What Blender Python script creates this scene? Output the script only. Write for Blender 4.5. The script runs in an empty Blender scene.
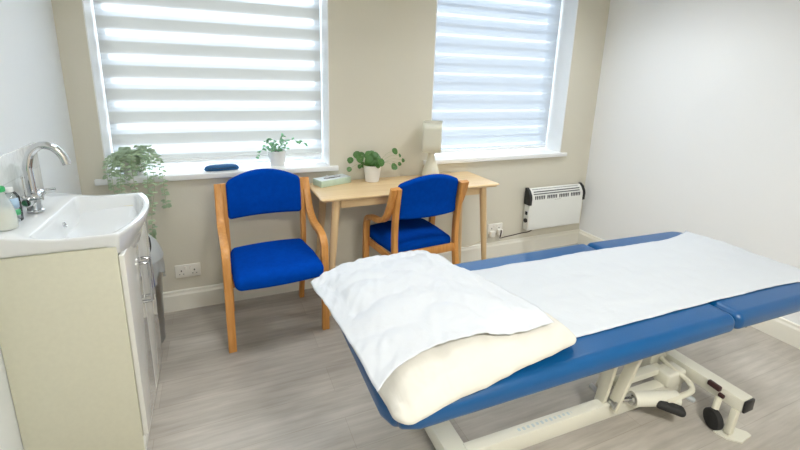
import bpy, bmesh, math, random
from mathutils import Vector, Matrix, noise
PI = math.pi
R = math.radians
C = bpy.context.scene.collection
rnd = random.Random(7)

# ------------------------------------------------------------------ materials
def mat(name, col, rough=.5, metal=0., bump=0., bscale=200., var=0., vscale=6., **kw):
    m = bpy.data.materials.new(name); m.use_nodes = True
    nt = m.node_tree; p = nt.nodes['Principled BSDF']
    p.inputs['Base Color'].default_value = (*col, 1)
    p.inputs['Roughness'].default_value = rough
    p.inputs['Metallic'].default_value = metal
    for k, v in kw.items():
        p.inputs[k.replace('_', ' ')].default_value = v
    if bump or var:
        tc = nt.nodes.new('ShaderNodeTexCoord')
    if var:
        n = nt.nodes.new('ShaderNodeTexNoise'); n.inputs['Scale'].default_value = vscale; n.inputs['Detail'].default_value = 4
        nt.links.new(tc.outputs['Object'], n.inputs['Vector'])
        r = nt.nodes.new('ShaderNodeValToRGB')
        r.color_ramp.elements[0].position = .3; r.color_ramp.elements[1].position = .7
        r.color_ramp.elements[0].color = (*[c * (1 - var) for c in col], 1)
        r.color_ramp.elements[1].color = (*[min(1, c * (1 + var)) for c in col], 1)
        nt.links.new(n.outputs['Fac'], r.inputs['Fac']); nt.links.new(r.outputs['Color'], p.inputs['Base Color'])
    if bump:
        n = nt.nodes.new('ShaderNodeTexNoise'); n.inputs['Scale'].default_value = bscale; n.inputs['Detail'].default_value = 3
        nt.links.new(tc.outputs['Object'], n.inputs['Vector'])
        b = nt.nodes.new('ShaderNodeBump'); b.inputs['Strength'].default_value = bump; b.inputs['Distance'].default_value = .01
        nt.links.new(n.outputs['Fac'], b.inputs['Height']); nt.links.new(b.outputs['Normal'], p.inputs['Normal'])
    return m

def wood(name, a, b, axis, scale=4., rough=.4):
    m = bpy.data.materials.new(name); m.use_nodes = True
    nt = m.node_tree; p = nt.nodes['Principled BSDF']; p.inputs['Roughness'].default_value = rough
    tc = nt.nodes.new('ShaderNodeTexCoord'); mp = nt.nodes.new('ShaderNodeMapping')
    s = [14., 14., 14.]; s[axis] = 1.2; mp.inputs['Scale'].default_value = s
    n = nt.nodes.new('ShaderNodeTexNoise'); n.inputs['Scale'].default_value = scale; n.inputs['Detail'].default_value = 6
    r = nt.nodes.new('ShaderNodeValToRGB'); r.color_ramp.elements[0].position = .35; r.color_ramp.elements[1].position = .68
    r.color_ramp.elements[0].color = (*a, 1); r.color_ramp.elements[1].color = (*b, 1)
    nt.links.new(tc.outputs['Object'], mp.inputs['Vector']); nt.links.new(mp.outputs['Vector'], n.inputs['Vector'])
    nt.links.new(n.outputs['Fac'], r.inputs['Fac']); nt.links.new(r.outputs['Color'], p.inputs['Base Color'])
    return m

def floor_mat():
    m = bpy.data.materials.new('vinyl_planks'); m.use_nodes = True
    nt = m.node_tree; L = nt.links; p = nt.nodes['Principled BSDF']; p.inputs['Roughness'].default_value = .42
    tc = nt.nodes.new('ShaderNodeTexCoord')
    br = nt.nodes.new('ShaderNodeTexBrick'); br.inputs['Scale'].default_value = 1
    br.inputs['Brick Width'].default_value = 1.22; br.inputs['Row Height'].default_value = .178
    br.inputs['Mortar Size'].default_value = .0012; br.inputs['Mortar Smooth'].default_value = .3; br.offset = .37; br.offset_frequency = 2
    br.inputs['Color1'].default_value = (.425, .40, .365, 1); br.inputs['Color2'].default_value = (.49, .468, .43, 1); br.inputs['Mortar'].default_value = (.36, .33, .29, 1)
    mpb = nt.nodes.new('ShaderNodeMapping'); mpb.inputs['Location'].default_value = (.33, .06, 0)
    L.new(tc.outputs['Object'], mpb.inputs['Vector']); L.new(mpb.outputs['Vector'], br.inputs['Vector'])
    mp = nt.nodes.new('ShaderNodeMapping'); mp.inputs['Scale'].default_value = (1.3, 16, 1)
    L.new(tc.outputs['Object'], mp.inputs['Vector'])
    n = nt.nodes.new('ShaderNodeTexNoise'); n.inputs['Scale'].default_value = 2.6; n.inputs['Detail'].default_value = 9; n.inputs['Roughness'].default_value = .62
    L.new(mp.outputs['Vector'], n.inputs['Vector'])
    r = nt.nodes.new('ShaderNodeValToRGB'); r.color_ramp.elements[0].position = .3; r.color_ramp.elements[1].position = .72
    r.color_ramp.elements[0].color = (.74, .72, .69, 1); r.color_ramp.elements[1].color = (1.12, 1.1, 1.08, 1)
    L.new(n.outputs['Fac'], r.inputs['Fac'])
    n2 = nt.nodes.new('ShaderNodeTexNoise'); n2.inputs['Scale'].default_value = 2.2; n2.inputs['Detail'].default_value = 3
    mp2 = nt.nodes.new('ShaderNodeMapping'); mp2.inputs['Scale'].default_value = (1, 3, 1)
    L.new(tc.outputs['Object'], mp2.inputs['Vector']); L.new(mp2.outputs['Vector'], n2.inputs['Vector'])
    r2 = nt.nodes.new('ShaderNodeValToRGB'); r2.color_ramp.elements[0].color = (.8, .78, .76, 1); r2.color_ramp.elements[1].color = (1.15, 1.15, 1.15, 1)
    r2.color_ramp.elements[0].position = .32; r2.color_ramp.elements[1].position = .7
    L.new(n2.outputs['Fac'], r2.inputs['Fac'])
    x = nt.nodes.new('ShaderNodeMixRGB'); x.blend_type = 'MULTIPLY'; x.inputs[0].default_value = .75
    L.new(br.outputs['Color'], x.inputs[1]); L.new(r.outputs['Color'], x.inputs[2])
    y = nt.nodes.new('ShaderNodeMixRGB'); y.blend_type = 'MULTIPLY'; y.inputs[0].default_value = .8
    L.new(x.outputs[0], y.inputs[1]); L.new(r2.outputs['Color'], y.inputs[2])
    L.new(y.outputs[0], p.inputs['Base Color'])
    b = nt.nodes.new('ShaderNodeBump'); b.inputs['Strength'].default_value = .12; b.inputs['Distance'].default_value = .004
    L.new(n.outputs['Fac'], b.inputs['Height']); L.new(b.outputs['Normal'], p.inputs['Normal'])
    return m

def blind_mat(name, z0, period, stops):
    """translucent woven stripes: stops = [(phase, colour, see-through share)], constant bands of one period"""
    m = bpy.data.materials.new(name); m.use_nodes = True
    nt = m.node_tree; L = nt.links; nt.nodes.clear()
    out = nt.nodes.new('ShaderNodeOutputMaterial')
    tc = nt.nodes.new('ShaderNodeTexCoord'); sp = nt.nodes.new('ShaderNodeSeparateXYZ'); L.new(tc.outputs['Object'], sp.inputs[0])
    a = nt.nodes.new('ShaderNodeMath'); a.operation = 'SUBTRACT'; a.inputs[1].default_value = z0; L.new(sp.outputs['Z'], a.inputs[0])
    d = nt.nodes.new('ShaderNodeMath'); d.operation = 'DIVIDE'; d.inputs[1].default_value = period; L.new(a.outputs[0], d.inputs[0])
    f = nt.nodes.new('ShaderNodeMath'); f.operation = 'FRACT'; L.new(d.outputs[0], f.inputs[0])
    def ramp(vals):
        r = nt.nodes.new('ShaderNodeValToRGB'); e = r.color_ramp.elements
        while len(e) < len(vals): e.new(.5)
        for k, (ph, c) in enumerate(vals): e[k].position = ph; e[k].color = (*c, 1)
        L.new(f.outputs[0], r.inputs['Fac']); return r
    col = ramp([(s[0], s[1]) for s in stops]); thru = ramp([(s[0], (s[2],) * 3) for s in stops])
    t = nt.nodes.new('ShaderNodeBsdfTranslucent'); L.new(col.outputs['Color'], t.inputs['Color'])
    df = nt.nodes.new('ShaderNodeBsdfDiffuse'); df.inputs['Color'].default_value = (.72, .72, .70, 1)
    tr = nt.nodes.new('ShaderNodeBsdfTransparent')
    m1 = nt.nodes.new('ShaderNodeMixShader'); m1.inputs[0].default_value = .5; L.new(t.outputs[0], m1.inputs[1]); L.new(df.outputs[0], m1.inputs[2])
    m2 = nt.nodes.new('ShaderNodeMixShader'); L.new(thru.outputs['Color'], m2.inputs[0]); L.new(m1.outputs[0], m2.inputs[1]); L.new(tr.outputs[0], m2.inputs[2])
    L.new(m2.outputs[0], out.inputs['Surface'])
    return m

def clear_mat(name, tint=(1, 1, 1), gloss=.08):
    m = bpy.data.materials.new(name); m.use_nodes = True
    nt = m.node_tree; nt.nodes.clear(); L = nt.links
    out = nt.nodes.new('ShaderNodeOutputMaterial'); t = nt.nodes.new('ShaderNodeBsdfTransparent'); t.inputs[0].default_value = (*tint, 1)
    g = nt.nodes.new('ShaderNodeBsdfGlossy'); g.inputs['Roughness'].default_value = .03
    fr = nt.nodes.new('ShaderNodeFresnel'); fr.inputs[0].default_value = 1.35
    mx = nt.nodes.new('ShaderNodeMixShader'); L.new(fr.outputs[0], mx.inputs[0]); L.new(t.outputs[0], mx.inputs[1]); L.new(g.outputs[0], mx.inputs[2]); L.new(mx.outputs[0], out.inputs[0])
    return m

def thin_mat(name, col, trans=.4, rough=.6, bump=0., bscale=20., see=0.):
    """thin paper / plastic / leaves: diffuse + translucent"""
    m = bpy.data.materials.new(name); m.use_nodes = True
    nt = m.node_tree; nt.nodes.clear(); L = nt.links
    out = nt.nodes.new('ShaderNodeOutputMaterial')
    p = nt.nodes.new('ShaderNodeBsdfPrincipled'); p.inputs['Base Color'].default_value = (*col, 1); p.inputs['Roughness'].default_value = rough
    t = nt.nodes.new('ShaderNodeBsdfTranslucent'); t.inputs[0].default_value = (*col, 1)
    mx = nt.nodes.new('ShaderNodeMixShader'); mx.inputs[0].default_value = trans
    L.new(p.outputs[0], mx.inputs[1]); L.new(t.outputs[0], mx.inputs[2])
    last = mx
    if see:
        tr = nt.nodes.new('ShaderNodeBsdfTransparent'); m2 = nt.nodes.new('ShaderNodeMixShader'); m2.inputs[0].default_value = see
        L.new(mx.outputs[0], m2.inputs[1]); L.new(tr.outputs[0], m2.inputs[2]); last = m2
    L.new(last.outputs[0], out.inputs[0])
    if bump:
        tc = nt.nodes.new('ShaderNodeTexCoord'); n = nt.nodes.new('ShaderNodeTexNoise'); n.inputs['Scale'].default_value = bscale; n.inputs['Detail'].default_value = 4; n.inputs['Distortion'].default_value = .6
        L.new(tc.outputs['Object'], n.inputs['Vector'])
        b = nt.nodes.new('ShaderNodeBump'); b.inputs['Strength'].default_value = bump; b.inputs['Distance'].default_value = .02
        L.new(n.outputs['Fac'], b.inputs['Height']); L.new(b.outputs['Normal'], p.inputs['Normal'])
    return m

def tile_mat():
    m = bpy.data.materials.new('glazed_tiles'); m.use_nodes = True
    nt = m.node_tree; L = nt.links; p = nt.nodes['Principled BSDF']; p.inputs['Roughness'].default_value = .08
    tc = nt.nodes.new('ShaderNodeTexCoord'); sp = nt.nodes.new('ShaderNodeSeparateXYZ'); cb = nt.nodes.new('ShaderNodeCombineXYZ')
    L.new(tc.outputs['Object'], sp.inputs[0]); L.new(sp.outputs['Y'], cb.inputs['X']); L.new(sp.outputs['Z'], cb.inputs['Y'])
    br = nt.nodes.new('ShaderNodeTexBrick'); br.inputs['Scale'].default_value = 1; br.offset = 0
    br.inputs['Brick Width'].default_value = .2; br.inputs['Row Height'].default_value = .12; br.inputs['Mortar Size'].default_value = .002
    for k in ('Color1', 'Color2'): br.inputs[k].default_value = (.80, .82, .82, 1)
    br.inputs['Mortar'].default_value = (.7, .72, .72, 1)
    L.new(cb.outputs[0], br.inputs['Vector']); L.new(br.outputs['Color'], p.inputs['Base Color'])
    n = nt.nodes.new('ShaderNodeTexNoise'); n.inputs['Scale'].default_value = 22
    L.new(tc.outputs['Object'], n.inputs['Vector'])
    b = nt.nodes.new('ShaderNodeBump'); b.inputs['Strength'].default_value = .25; b.inputs['Distance'].default_value = .01
    L.new(n.outputs['Fac'], b.inputs['Height']); L.new(b.outputs['Normal'], p.inputs['Normal'])
    return m

M = dict(
    wall_back=mat('dimmed_cream_wall_paint', (.68, .65, .555), .75, bump=.05, bscale=90),  # cream, darkened and yellowed so the wall's backlit shade is in the colour
    wall_left=mat('pale_wall_paint', (.80, .83, .85), .6, bump=.05, bscale=90),
    wall_right=mat('white_wall_paint', (.88, .89, .90), .7, bump=.05, bscale=90),
    ceiling=mat('ceiling_paint', (.82, .81, .78), .8),
    skirt=mat('skirting_gloss', (.82, .80, .72), .4),
    white_gloss=mat('white_gloss_paint', (.85, .86, .86), .35),
    upvc=mat('white_window_frame', (.86, .88, .9), .3),
    floor=floor_mat(),
    glass=clear_mat('window_glass'),
    clear=clear_mat('clear_plastic', (.93, .96, .97)),
    ceramic=mat('white_ceramic', (.74, .76, .77), .08, Coat_Weight=.4),
    cream_panel=mat('cream_cabinet_board', (.65, .64, .52), .45, var=.02, vscale=60),
    door=mat('white_gloss_door', (.76, .76, .73), .09, Coat_Weight=.5),
    chrome=mat('polished_chrome', (.62, .63, .64), .09, 1.),
    handle_chrome=mat('satin_chrome', (.42, .43, .45), .16, 1.),
    steel=mat('brushed_steel', (.52, .53, .53), .28, 1.),
    grey_plastic=mat('silver_grey_plastic', (.50, .54, .56), .3, .15),
    black=mat('black_plastic', (.012, .012, .013), .4),
    rubber=mat('black_rubber', (.015, .015, .015), .7),
    dark_gap=mat('dark_opening', (.02, .02, .02), .8),
    tiles=tile_mat(),
    bag=thin_mat('translucent_bin_bag', (.80, .84, .86), .4, .35, .6, 18, .42),
    beech=wood('orange_beech', (.55, .240, .056), (.65, .315, .092), 2, 5, .38),
    fabric=mat('blue_upholstery', (.0002, .050, .36), .9, bump=.12, bscale=700, var=.08, vscale=40, Specular_IOR_Level=.03),
    desk=wood('pale_birch', (.66, .47, .25), (.74, .56, .33), 0, 3, .35),
    desk_leg=wood('pale_birch_leg', (.66, .46, .24), (.72, .53, .31), 2, 3, .4),
    vinyl=mat('blue_vinyl', (.0005, .068, .21), .30, Specular_IOR_Level=.45, bump=.03, bscale=500),
    pale_metal=mat('cream_painted_steel', (.66, .64, .53), .38),
    white_metal=mat('white_painted_steel', (.70, .69, .60), .35),
    paper=thin_mat('white_couch_paper', (.61, .64, .675), .15, .7, .5, 7),
    cover=thin_mat('white_pillow_sheet', (.61, .637, .675), .08, .75, .7, 5),
    pillow=mat('cream_pillow_cloth', (.60, .585, .535), .8, bump=.9, bscale=9),
    pot=mat('matt_white_pot', (.82, .82, .80), .45),
    soil=mat('potting_soil', (.05, .032, .02), .95, bump=.5, bscale=120),
    stem=mat('green_stem', (.34, .42, .22), .6),
    leaf_grey=thin_mat('grey_green_leaf', (.36, .47, .31), .15, .5),
    leaf_pale=thin_mat('pale_green_leaf', (.22, .46, .26), .4, .45),
    leaf_dark=thin_mat('deep_green_leaf', (.075, .19, .045), .2, .3),
    lamp_shade=thin_mat('cream_lamp_fabric', (.88, .87, .78), .35, .8),
    lamp_base=mat('cream_glazed_lamp', (.68, .66, .55), .3),
    tissue_box=mat('pale_green_card', (.52, .66, .55), .55, var=.06, vscale=30),
    tissue_top=mat('pale_blue_card', (.72, .80, .82), .5),
    case=mat('navy_cloth_case', (.012, .10, .26), .7, bump=.1, bscale=400),
    heater=mat('white_enamel', (.78, .79, .76), .35),
    socket=mat('white_socket_plastic', (.82, .80, .74), .35),
    brown_cable=mat('dark_brown_cable', (.05, .025, .018), .5),
    pale_cable=mat('translucent_pale_cable', (.52, .45, .32), .4),
    milky=thin_mat('milky_clear_plastic', (.80, .84, .84), .4, .25, 0, 1, .5),
    soap=mat('cream_soap', (.80, .80, .70), .3),
    green_cap=mat('green_plastic_cap', (.03, .38, .12), .4),
    blue_label=mat('pale_blue_label', (.45, .62, .80), .5),
    green_label=mat('green_label', (.10, .50, .22), .5),
    logo=mat('faint_grey_print', (.42, .42, .38), .6),
    beam_mark=mat('faded_blue_print', (.50, .58, .60), .6),
    red_dot=mat('red_neon_dot', (.5, .03, .02), .4),
)

# ------------------------------------------------------------------ mesh kit
class MB:
    def __init__(s): s.v = []; s.f = []
    def add(s, vs, fs, mtx=None):
        o = len(s.v)
        s.v += [tuple(mtx @ Vector(v)) if mtx else tuple(v) for v in vs]
        s.f += [tuple(i + o for i in f) for f in fs]
        return s
    def box(s, lo, hi, bev=0., seg=2, mtx=None):
        bm = bmesh.new(); bmesh.ops.create_cube(bm, size=1)
        c = [(a + b) / 2 for a, b in zip(lo, hi)]; d = [abs(b - a) for a, b in zip(lo, hi)]
        for v in bm.verts: v.co = Vector((c[0] + v.co.x * d[0], c[1] + v.co.y * d[1], c[2] + v.co.z * d[2]))
        if bev: bmesh.ops.bevel(bm, geom=list(bm.edges), offset=min(bev, .49 * min(d)), segments=seg, profile=.5, affect='EDGES')
        bm.verts.index_update()
        s.add([v.co[:] for v in bm.verts], [[v.index for v in f.verts] for f in bm.faces], mtx); bm.free(); return s
    def bar(s, a, b, w, h, bev=.003, up=(0, 0, 1)):
        a = Vector(a); b = Vector(b); z = (b - a).normalized(); u = Vector(up); x = u.cross(z).normalized(); y = z.cross(x)
        m = Matrix((x, y, z)).transposed().to_4x4(); m.translation = a
        return s.box((-w / 2, -h / 2, 0), (w / 2, h / 2, (b - a).length), bev, 2, m)
    def rbox(s, hx, hy, hz, r, n=(8, 8, 2), m=4, mtx=None, warp=None):
        r = min(r, hx, hy, hz)
        def axis(h, k):
            i = h - r
            e = [i + r * math.tan(PI / 4 * (q + 1) / m) for q in range(m)]
            mid = [-i + 2 * i * q / k for q in range(k + 1)] if i > 1e-6 else [0.]
            return [-t for t in reversed(e)] + mid + e
        ax, ay, az = axis(hx, n[0]), axis(hy, n[1]), axis(hz, n[2])
        idx = {}; vs = []; fs = []
        def V(p):
            k = tuple(round(t, 6) for t in p)
            if k not in idx:
                q = [max(-h + r, min(h - r, t)) for t, h in zip(p, (hx, hy, hz))]
                d = Vector([a - b for a, b in zip(p, q)])
                w = Vector(q) + (d.normalized() * r if d.length > 1e-9 else d)
                if warp: w = Vector(warp(w))
                idx[k] = len(vs); vs.append(w[:])
            return idx[k]
        for fix, A, B, mk in ((az, ax, ay, lambda a, b, c: (a, b, c)), (ax, ay, az, lambda a, b, c: (c, a, b)), (ay, az, ax, lambda a, b, c: (b, c, a))):
            for c, flip in ((fix[0], 1), (fix[-1], 0)):
                for i in range(len(A) - 1):
                    for j in range(len(B) - 1):
                        q = [V(mk(A[i], B[j], c)), V(mk(A[i + 1], B[j], c)), V(mk(A[i + 1], B[j + 1], c)), V(mk(A[i], B[j + 1], c))]
                        fs.append(q[::-1] if flip else q)
        return s.add(vs, fs, mtx)
    def tube(s, pts, r, n=10, caps=True):
        pts = [Vector(p) for p in pts]; rs = r if isinstance(r, (list, tuple)) else [r] * len(pts)
        t0 = (pts[1] - pts[0]).normalized(); u = t0.orthogonal().normalized(); vs = []; fs = []
        for i, p in enumerate(pts):
            t = (pts[min(i + 1, len(pts) - 1)] - pts[max(i - 1, 0)]).normalized()
            u = (u - t * u.dot(t)).normalized(); w = t.cross(u)
            vs += [p + (u * math.cos(2 * PI * k / n) + w * math.sin(2 * PI * k / n)) * rs[i] for k in range(n)]
        for i in range(len(pts) - 1):
            for k in range(n):
                fs.append((i * n + k, i * n + (k + 1) % n, (i + 1) * n + (k + 1) % n, (i + 1) * n + k))
        if caps: fs += [tuple(range(n))[::-1], tuple(range(len(pts) * n - n, len(pts) * n))]
        return s.add(vs, fs)
    def strip(s, pts, side, w, t, rc=.004):
        """rectangular bent-wood section swept along pts; side = width direction, w wide, t thick"""
        pts = [Vector(p) for p in pts]; side = Vector(side).normalized(); vs = []; fs = []
        a, b = w / 2, t / 2; pr = []
        for cx, cy, a0 in ((a - rc, b - rc, 0), (-a + rc, b - rc, 90), (-a + rc, -b + rc, 180), (a - rc, -b + rc, 270)):
            for k in range(3): pr.append((cx + rc * math.cos(R(a0 + 45 * k)), cy + rc * math.sin(R(a0 + 45 * k))))
        n = len(pr)
        for i, p in enumerate(pts):
            tg = (pts[min(i + 1, len(pts) - 1)] - pts[max(i - 1, 0)]).normalized(); sd = (side - tg * side.dot(tg)).normalized(); nn = tg.cross(sd)
            vs += [p + sd * x + nn * y for x, y in pr]
        for i in range(len(pts) - 1):
            for k in range(n): fs.append((i * n + k, i * n + (k + 1) % n, (i + 1) * n + (k + 1) % n, (i + 1) * n + k))
        fs += [tuple(range(n))[::-1], tuple(range(len(pts) * n - n, len(pts) * n))]
        return s.add(vs, fs)
    def lathe(s, prof, c=(0, 0, 0), n=32, mtx=None):
        vs = []; fs = []
        for r, z in prof:
            vs += [(c[0] + r * math.cos(2 * PI * k / n), c[1] + r * math.sin(2 * PI * k / n), c[2] + z) for k in range(n)]
        for i in range(len(prof) - 1):
            for k in range(n): fs.append((i * n + k, i * n + (k + 1) % n, (i + 1) * n + (k + 1) % n, (i + 1) * n + k))
        fs += [tuple(range(n))[::-1], tuple(range(len(prof) * n - n, len(prof) * n))]
        return s.add(vs, fs, mtx)
    def grid(s, nu, nv, fn):
        vs = [fn(i / nu, j / nv) for j in range(nv + 1) for i in range(nu + 1)]
        fs = [(j * (nu + 1) + i, j * (nu + 1) + i + 1, (j + 1) * (nu + 1) + i + 1, (j + 1) * (nu + 1) + i) for j in range(nv) for i in range(nu)]
        return s.add(vs, fs)
    def leaf(s, p, d, nrm, ln, wd, fold=.15, round_=False):
        """one leaf blade from p along d, a little folded on the midrib"""
        d = Vector(d).normalized(); nrm = Vector(nrm); nrm = (nrm - d * nrm.dot(d)).normalized(); sd = d.cross(nrm); p = Vector(p)
        prof = ((0, .0), (.12, .62), (.4, 1.), (.7, .86), (.9, .48), (1, 0)) if round_ else ((0, .05), (.2, .7), (.45, 1.), (.75, .7), (1, .03))
        vs = []
        for t, w in prof:
            c = p + d * ln * t - nrm * ln * .12 * t * t; e = nrm * wd * w * fold
            vs += [c + sd * wd / 2 * w + e, c, c - sd * wd / 2 * w + e]
        fs = []
        for i in range(len(prof) - 1):
            a = i * 3; fs += [(a, a + 1, a + 4, a + 3), (a + 1, a + 2, a + 5, a + 4)]
        return s.add([v[:] for v in vs], fs)

def smooth(pts, k=6):
    P = [Vector(p) for p in pts]; P = [2 * P[0] - P[1]] + P + [2 * P[-1] - P[-2]]; out = []
    for i in range(1, len(P) - 2):
        a, b, c, d = P[i - 1:i + 3]
        for q in range(k):
            t = q / k
            out.append(.5 * ((2 * b) + (c - a) * t + (2 * a - 5 * b + 4 * c - d) * t * t + (3 * b - a - 3 * c + d) * t ** 3))
    return out + [P[-2]]

def mk(name, mb, m, parent=None, angle=38, loc=None, solid=0.):
    me = bpy.data.meshes.new(name); me.from_pydata([tuple(v) for v in mb.v], [], mb.f); me.validate()
    bm = bmesh.new(); bm.from_mesh(me); bmesh.ops.recalc_face_normals(bm, faces=bm.faces); bm.to_mesh(me); bm.free()
    me.polygons.foreach_set('use_smooth', [True] * len(me.polygons)); me.set_sharp_from_angle(angle=R(angle)); me.update()
    me.materials.append(m)
    o = bpy.data.objects.new(name, me); C.objects.link(o)
    if parent: o.parent = parent
    if loc: o.location = loc
    if solid:
        s = o.modifiers.new('thickness', 'SOLIDIFY'); s.thickness = solid; s.offset = 0
    return o

def tag(o, label=None, cat=None, group=None, kind=None):
    if label: o['label'] = label
    if cat: o['category'] = cat
    if group: o['group'] = group
    if kind: o['kind'] = kind
    return o

def thing(name, label, cat, loc=(0, 0, 0), rz=0., group=None):
    o = bpy.data.objects.new(name, None); C.objects.link(o); o.empty_display_size = .1
    o.location = loc; o.rotation_euler = (0, 0, R(rz))
    return tag(o, label, cat, group)

def copy_tree(o, parent=None):
    c = o.copy(); C.objects.link(c); c.parent = parent
    for ch in [x for x in bpy.data.objects if x.parent == o]: copy_tree(ch, c)
    return c

# ------------------------------------------------------------------ room
XL, XR, YB, YF, ZC = -.72, 3.075, 2.78, -1.1, 2.55
W1, W2, WZ0, WZ1, YO = (-.592, .69), (1.452, 2.732), .886, 2.28, 3.10
def struct(name, mb, m, parent=None, **k):
    o = mk(name, mb, m, parent, **k)
    if not parent: o['kind'] = 'structure'
    return o
struct('floor', MB().box((XL - .1, YF - .1, -.05), (XR + .1, YO, 0)), M['floor'])
struct('ceiling', MB().box((XL - .1, YF - .1, ZC), (XR + .1, YO, ZC + .08)), M['ceiling'])
struct('wall_left', MB().box((XL - .1, YF - .1, 0), (XL, YB, ZC)), M['wall_left'])
struct('wall_right', MB().box((XR, YF - .1, 0), (XR + .1, YB, ZC)), M['wall_right'])
struct('wall_front', MB().box((XL, YF - .1, 0), (XR, YF, ZC)), M['wall_back'])
wb = MB()
wb.box((XL - .1, YB, 0), (XR + .1, YO, WZ0)); wb.box((XL - .1, YB, WZ1), (XR + .1, YO, ZC))
for a, b in ((XL - .1, W1[0]), (W1[1], W2[0]), (W2[1], XR + .1)): wb.box((a, YB, WZ0), (b, YO, WZ1))
struct('wall_back', wb, M['wall_back'])
def skirting(name, a, b, inward):
    a = Vector(a); b = Vector(b); n = Vector(inward); mb = MB(); vs = []
    prof = ((0, 0), (.018, 0), (.018, .105), (.015, .112), (.012, .118), (.011, .132), (.004, .136), (0, .136))
    for p in (a, b): vs += [(p + n * t + Vector((0, 0, z)))[:] for t, z in prof]
    k = len(prof); mb.add(vs, [(i, (i + 1) % k, (i + 1) % k + k, i + k) for i in range(k)] + [tuple(range(k))[::-1], tuple(range(k, 2 * k))])
    struct(name, mb, M['skirt'], angle=20)
skirting('baseboard_back', (XL, YB, 0), (XR, YB, 0), (0, -1, 0))
skirting('baseboard_right', (XR, YF, 0), (XR, YB - .018, 0), (-1, 0, 0))

def window(name, x0, x1):
    w = bpy.data.objects.new(name, None); C.objects.link(w); w['kind'] = 'structure'
    lin = MB()
    t = .006
    lin.box((x0, YB - .001, WZ0), (x0 + t, 3.04, WZ1)); lin.box((x1 - t, YB - .001, WZ0), (x1, 3.04, WZ1)); lin.box((x0, YB - .001, WZ1 - t), (x1, 3.04, WZ1))
    mk('reveal_lining', lin, M['white_gloss'], w)
    fr = MB(); y0, y1, b = 3.04, 3.095, .035
    fr.box((x0, y0, WZ0), (x0 + b, y1, WZ1), .004); fr.box((x1 - b, y0, WZ0), (x1, y1, WZ1), .004)
    fr.box((x0 + b, y0, WZ0), (x1 - b, y1, WZ0 + b), .004); fr.box((x0 + b, y0, WZ1 - b), (x1 - b, y1, WZ1), .004)
    mk('window_frame', fr, M['upvc'], w)
    gl = MB().box((x0 + b - .005, 3.062, WZ0 + b - .005), (x1 - b + .005, 3.068, WZ1 - b + .005))
    mk('glass', gl, M['glass'], w)
    sl = MB().box((x0 - .055, YB - .028, .852), (x1 + .055, YB - .0005, WZ0), .005, 3).box((x0 + .001, YB - .01, .862), (x1 - .001, 3.04, WZ0 + .0005))
    mk('window_sill', sl, M['white_gloss'], w)
window('window_1', *W1); window('window_2', *W2)

# ------------------------------------------------------------------ blinds
def blind(x0, x1, ybl, zb, m, label):
    t = thing('roller_blind', label, 'blind', ((x0 + x1) / 2, ybl, 0))
    hw = (x1 - x0) / 2
    mk('blind_fabric', MB().grid(2, 60, lambda u, v: (-hw + 2 * hw * u, 0, zb + v * (2.23 - zb))), M[m], t)
    mk('bottom_rail', MB().box((-hw, -.009, zb - .028), (hw, .009, zb), .006, 3), M['white_gloss'], t)
    mk('head_rail', MB().box((-hw - .004, -.045, 2.2), (hw + .004, .02, 2.268), .008, 3), M['white_gloss'], t)
BE, WB = (.140, .137, .124), (.235, .250, .262)
M['blind_1'] = blind_mat('striped_blind_fabric', 1.781, .1328, [(0, WB, .02), (.14, WB, .05), (.20, WB, .26), (.36, WB, .30), (.42, (.20, .205, .205), .10), (.52, (.150, .148, .136), .0), (.74, BE, .0), (.95, (.132, .129, .116), .0), (.965, WB, .02)])
BL, BM = (.130, .154, .182), (.150, .172, .200)
M['blind_2'] = blind_mat('pale_blind_fabric', 1.745, .1425, [(0, BM, .01), (.16, BL, .02), (.34, BM, .04), (.40, (.2, .215, .23), .16), (.46, (.2, .215, .23), .14), (.50, BM, .03), (.80, BL, .02), (.87, (.112, .128, .148), .0), (.95, (.114, .130, .150), .0)])
blind(W1[0] + .014, W1[1] - .014, 2.955, .945, 'blind_1', 'white and beige banded roller blind behind the armchair in the corner')
blind(W2[0] + .012, W2[1] - .014, 2.955, .925, 'blind_2', 'bluish white finely banded roller blind above the desk and wall heater')

# ------------------------------------------------------------------ basin unit
VX0, VX1, VY0, VY1, VT = XL, -.355, 1.66, 2.21, .884
van = thing('vanity_unit', 'cream vanity cabinet with white gloss doors under the basin', 'cabinet', (-.54, 1.99, 0))
def rel(o, x, y, z=0): return (x - o.location.x, y - o.location.y, z - o.location.z)
cb_ = MB()
for a, b in (((VX0 + .002, VY0, 0), (VX1, VY0 + .018, VT)), ((VX0 + .002, VY1 - .018, 0), (VX1, VY1, VT)), ((VX0 + .002, VY0 + .018, .075), (VX1, VY1 - .018, .093)), ((VX0 + .002, VY0 + .018, .093), (VX0 + .012, VY1 - .018, VT - .2))):
    cb_.box(rel(van, *a), rel(van, *b), .0015)
mk('carcass', cb_, M['cream_panel'], van)
ym = 1.935
for a, b, hy in ((VY0 + .009, ym - .0015, ym - .030), (ym + .0015, VY1 - .002, ym + .022)):
    d = mk('cabinet_door', MB().box(rel(van, VX1 + .0005, a, .075), rel(van, VX1 + .0185, b, .848), .003, 3), M['door'], van)
    h = MB(); xa, xb = VX1 + .018, VX1 + .052
    h.tube([rel(van, xa, hy, .712), rel(van, xb - .004, hy, .712), rel(van, xb, hy, .708), rel(van, xb, hy, .540), rel(van, xb - .004, hy, .536), rel(van, xa, hy, .536)], .0066, 8)
    mk('handle', h, M['handle_chrome'], d)
mk('plinth', MB().box(rel(van, VX0 + .01, VY0 + .003, .0), rel(van, VX1 + .006, VY1 - .003, .072), .002), M['door'], van)

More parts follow.
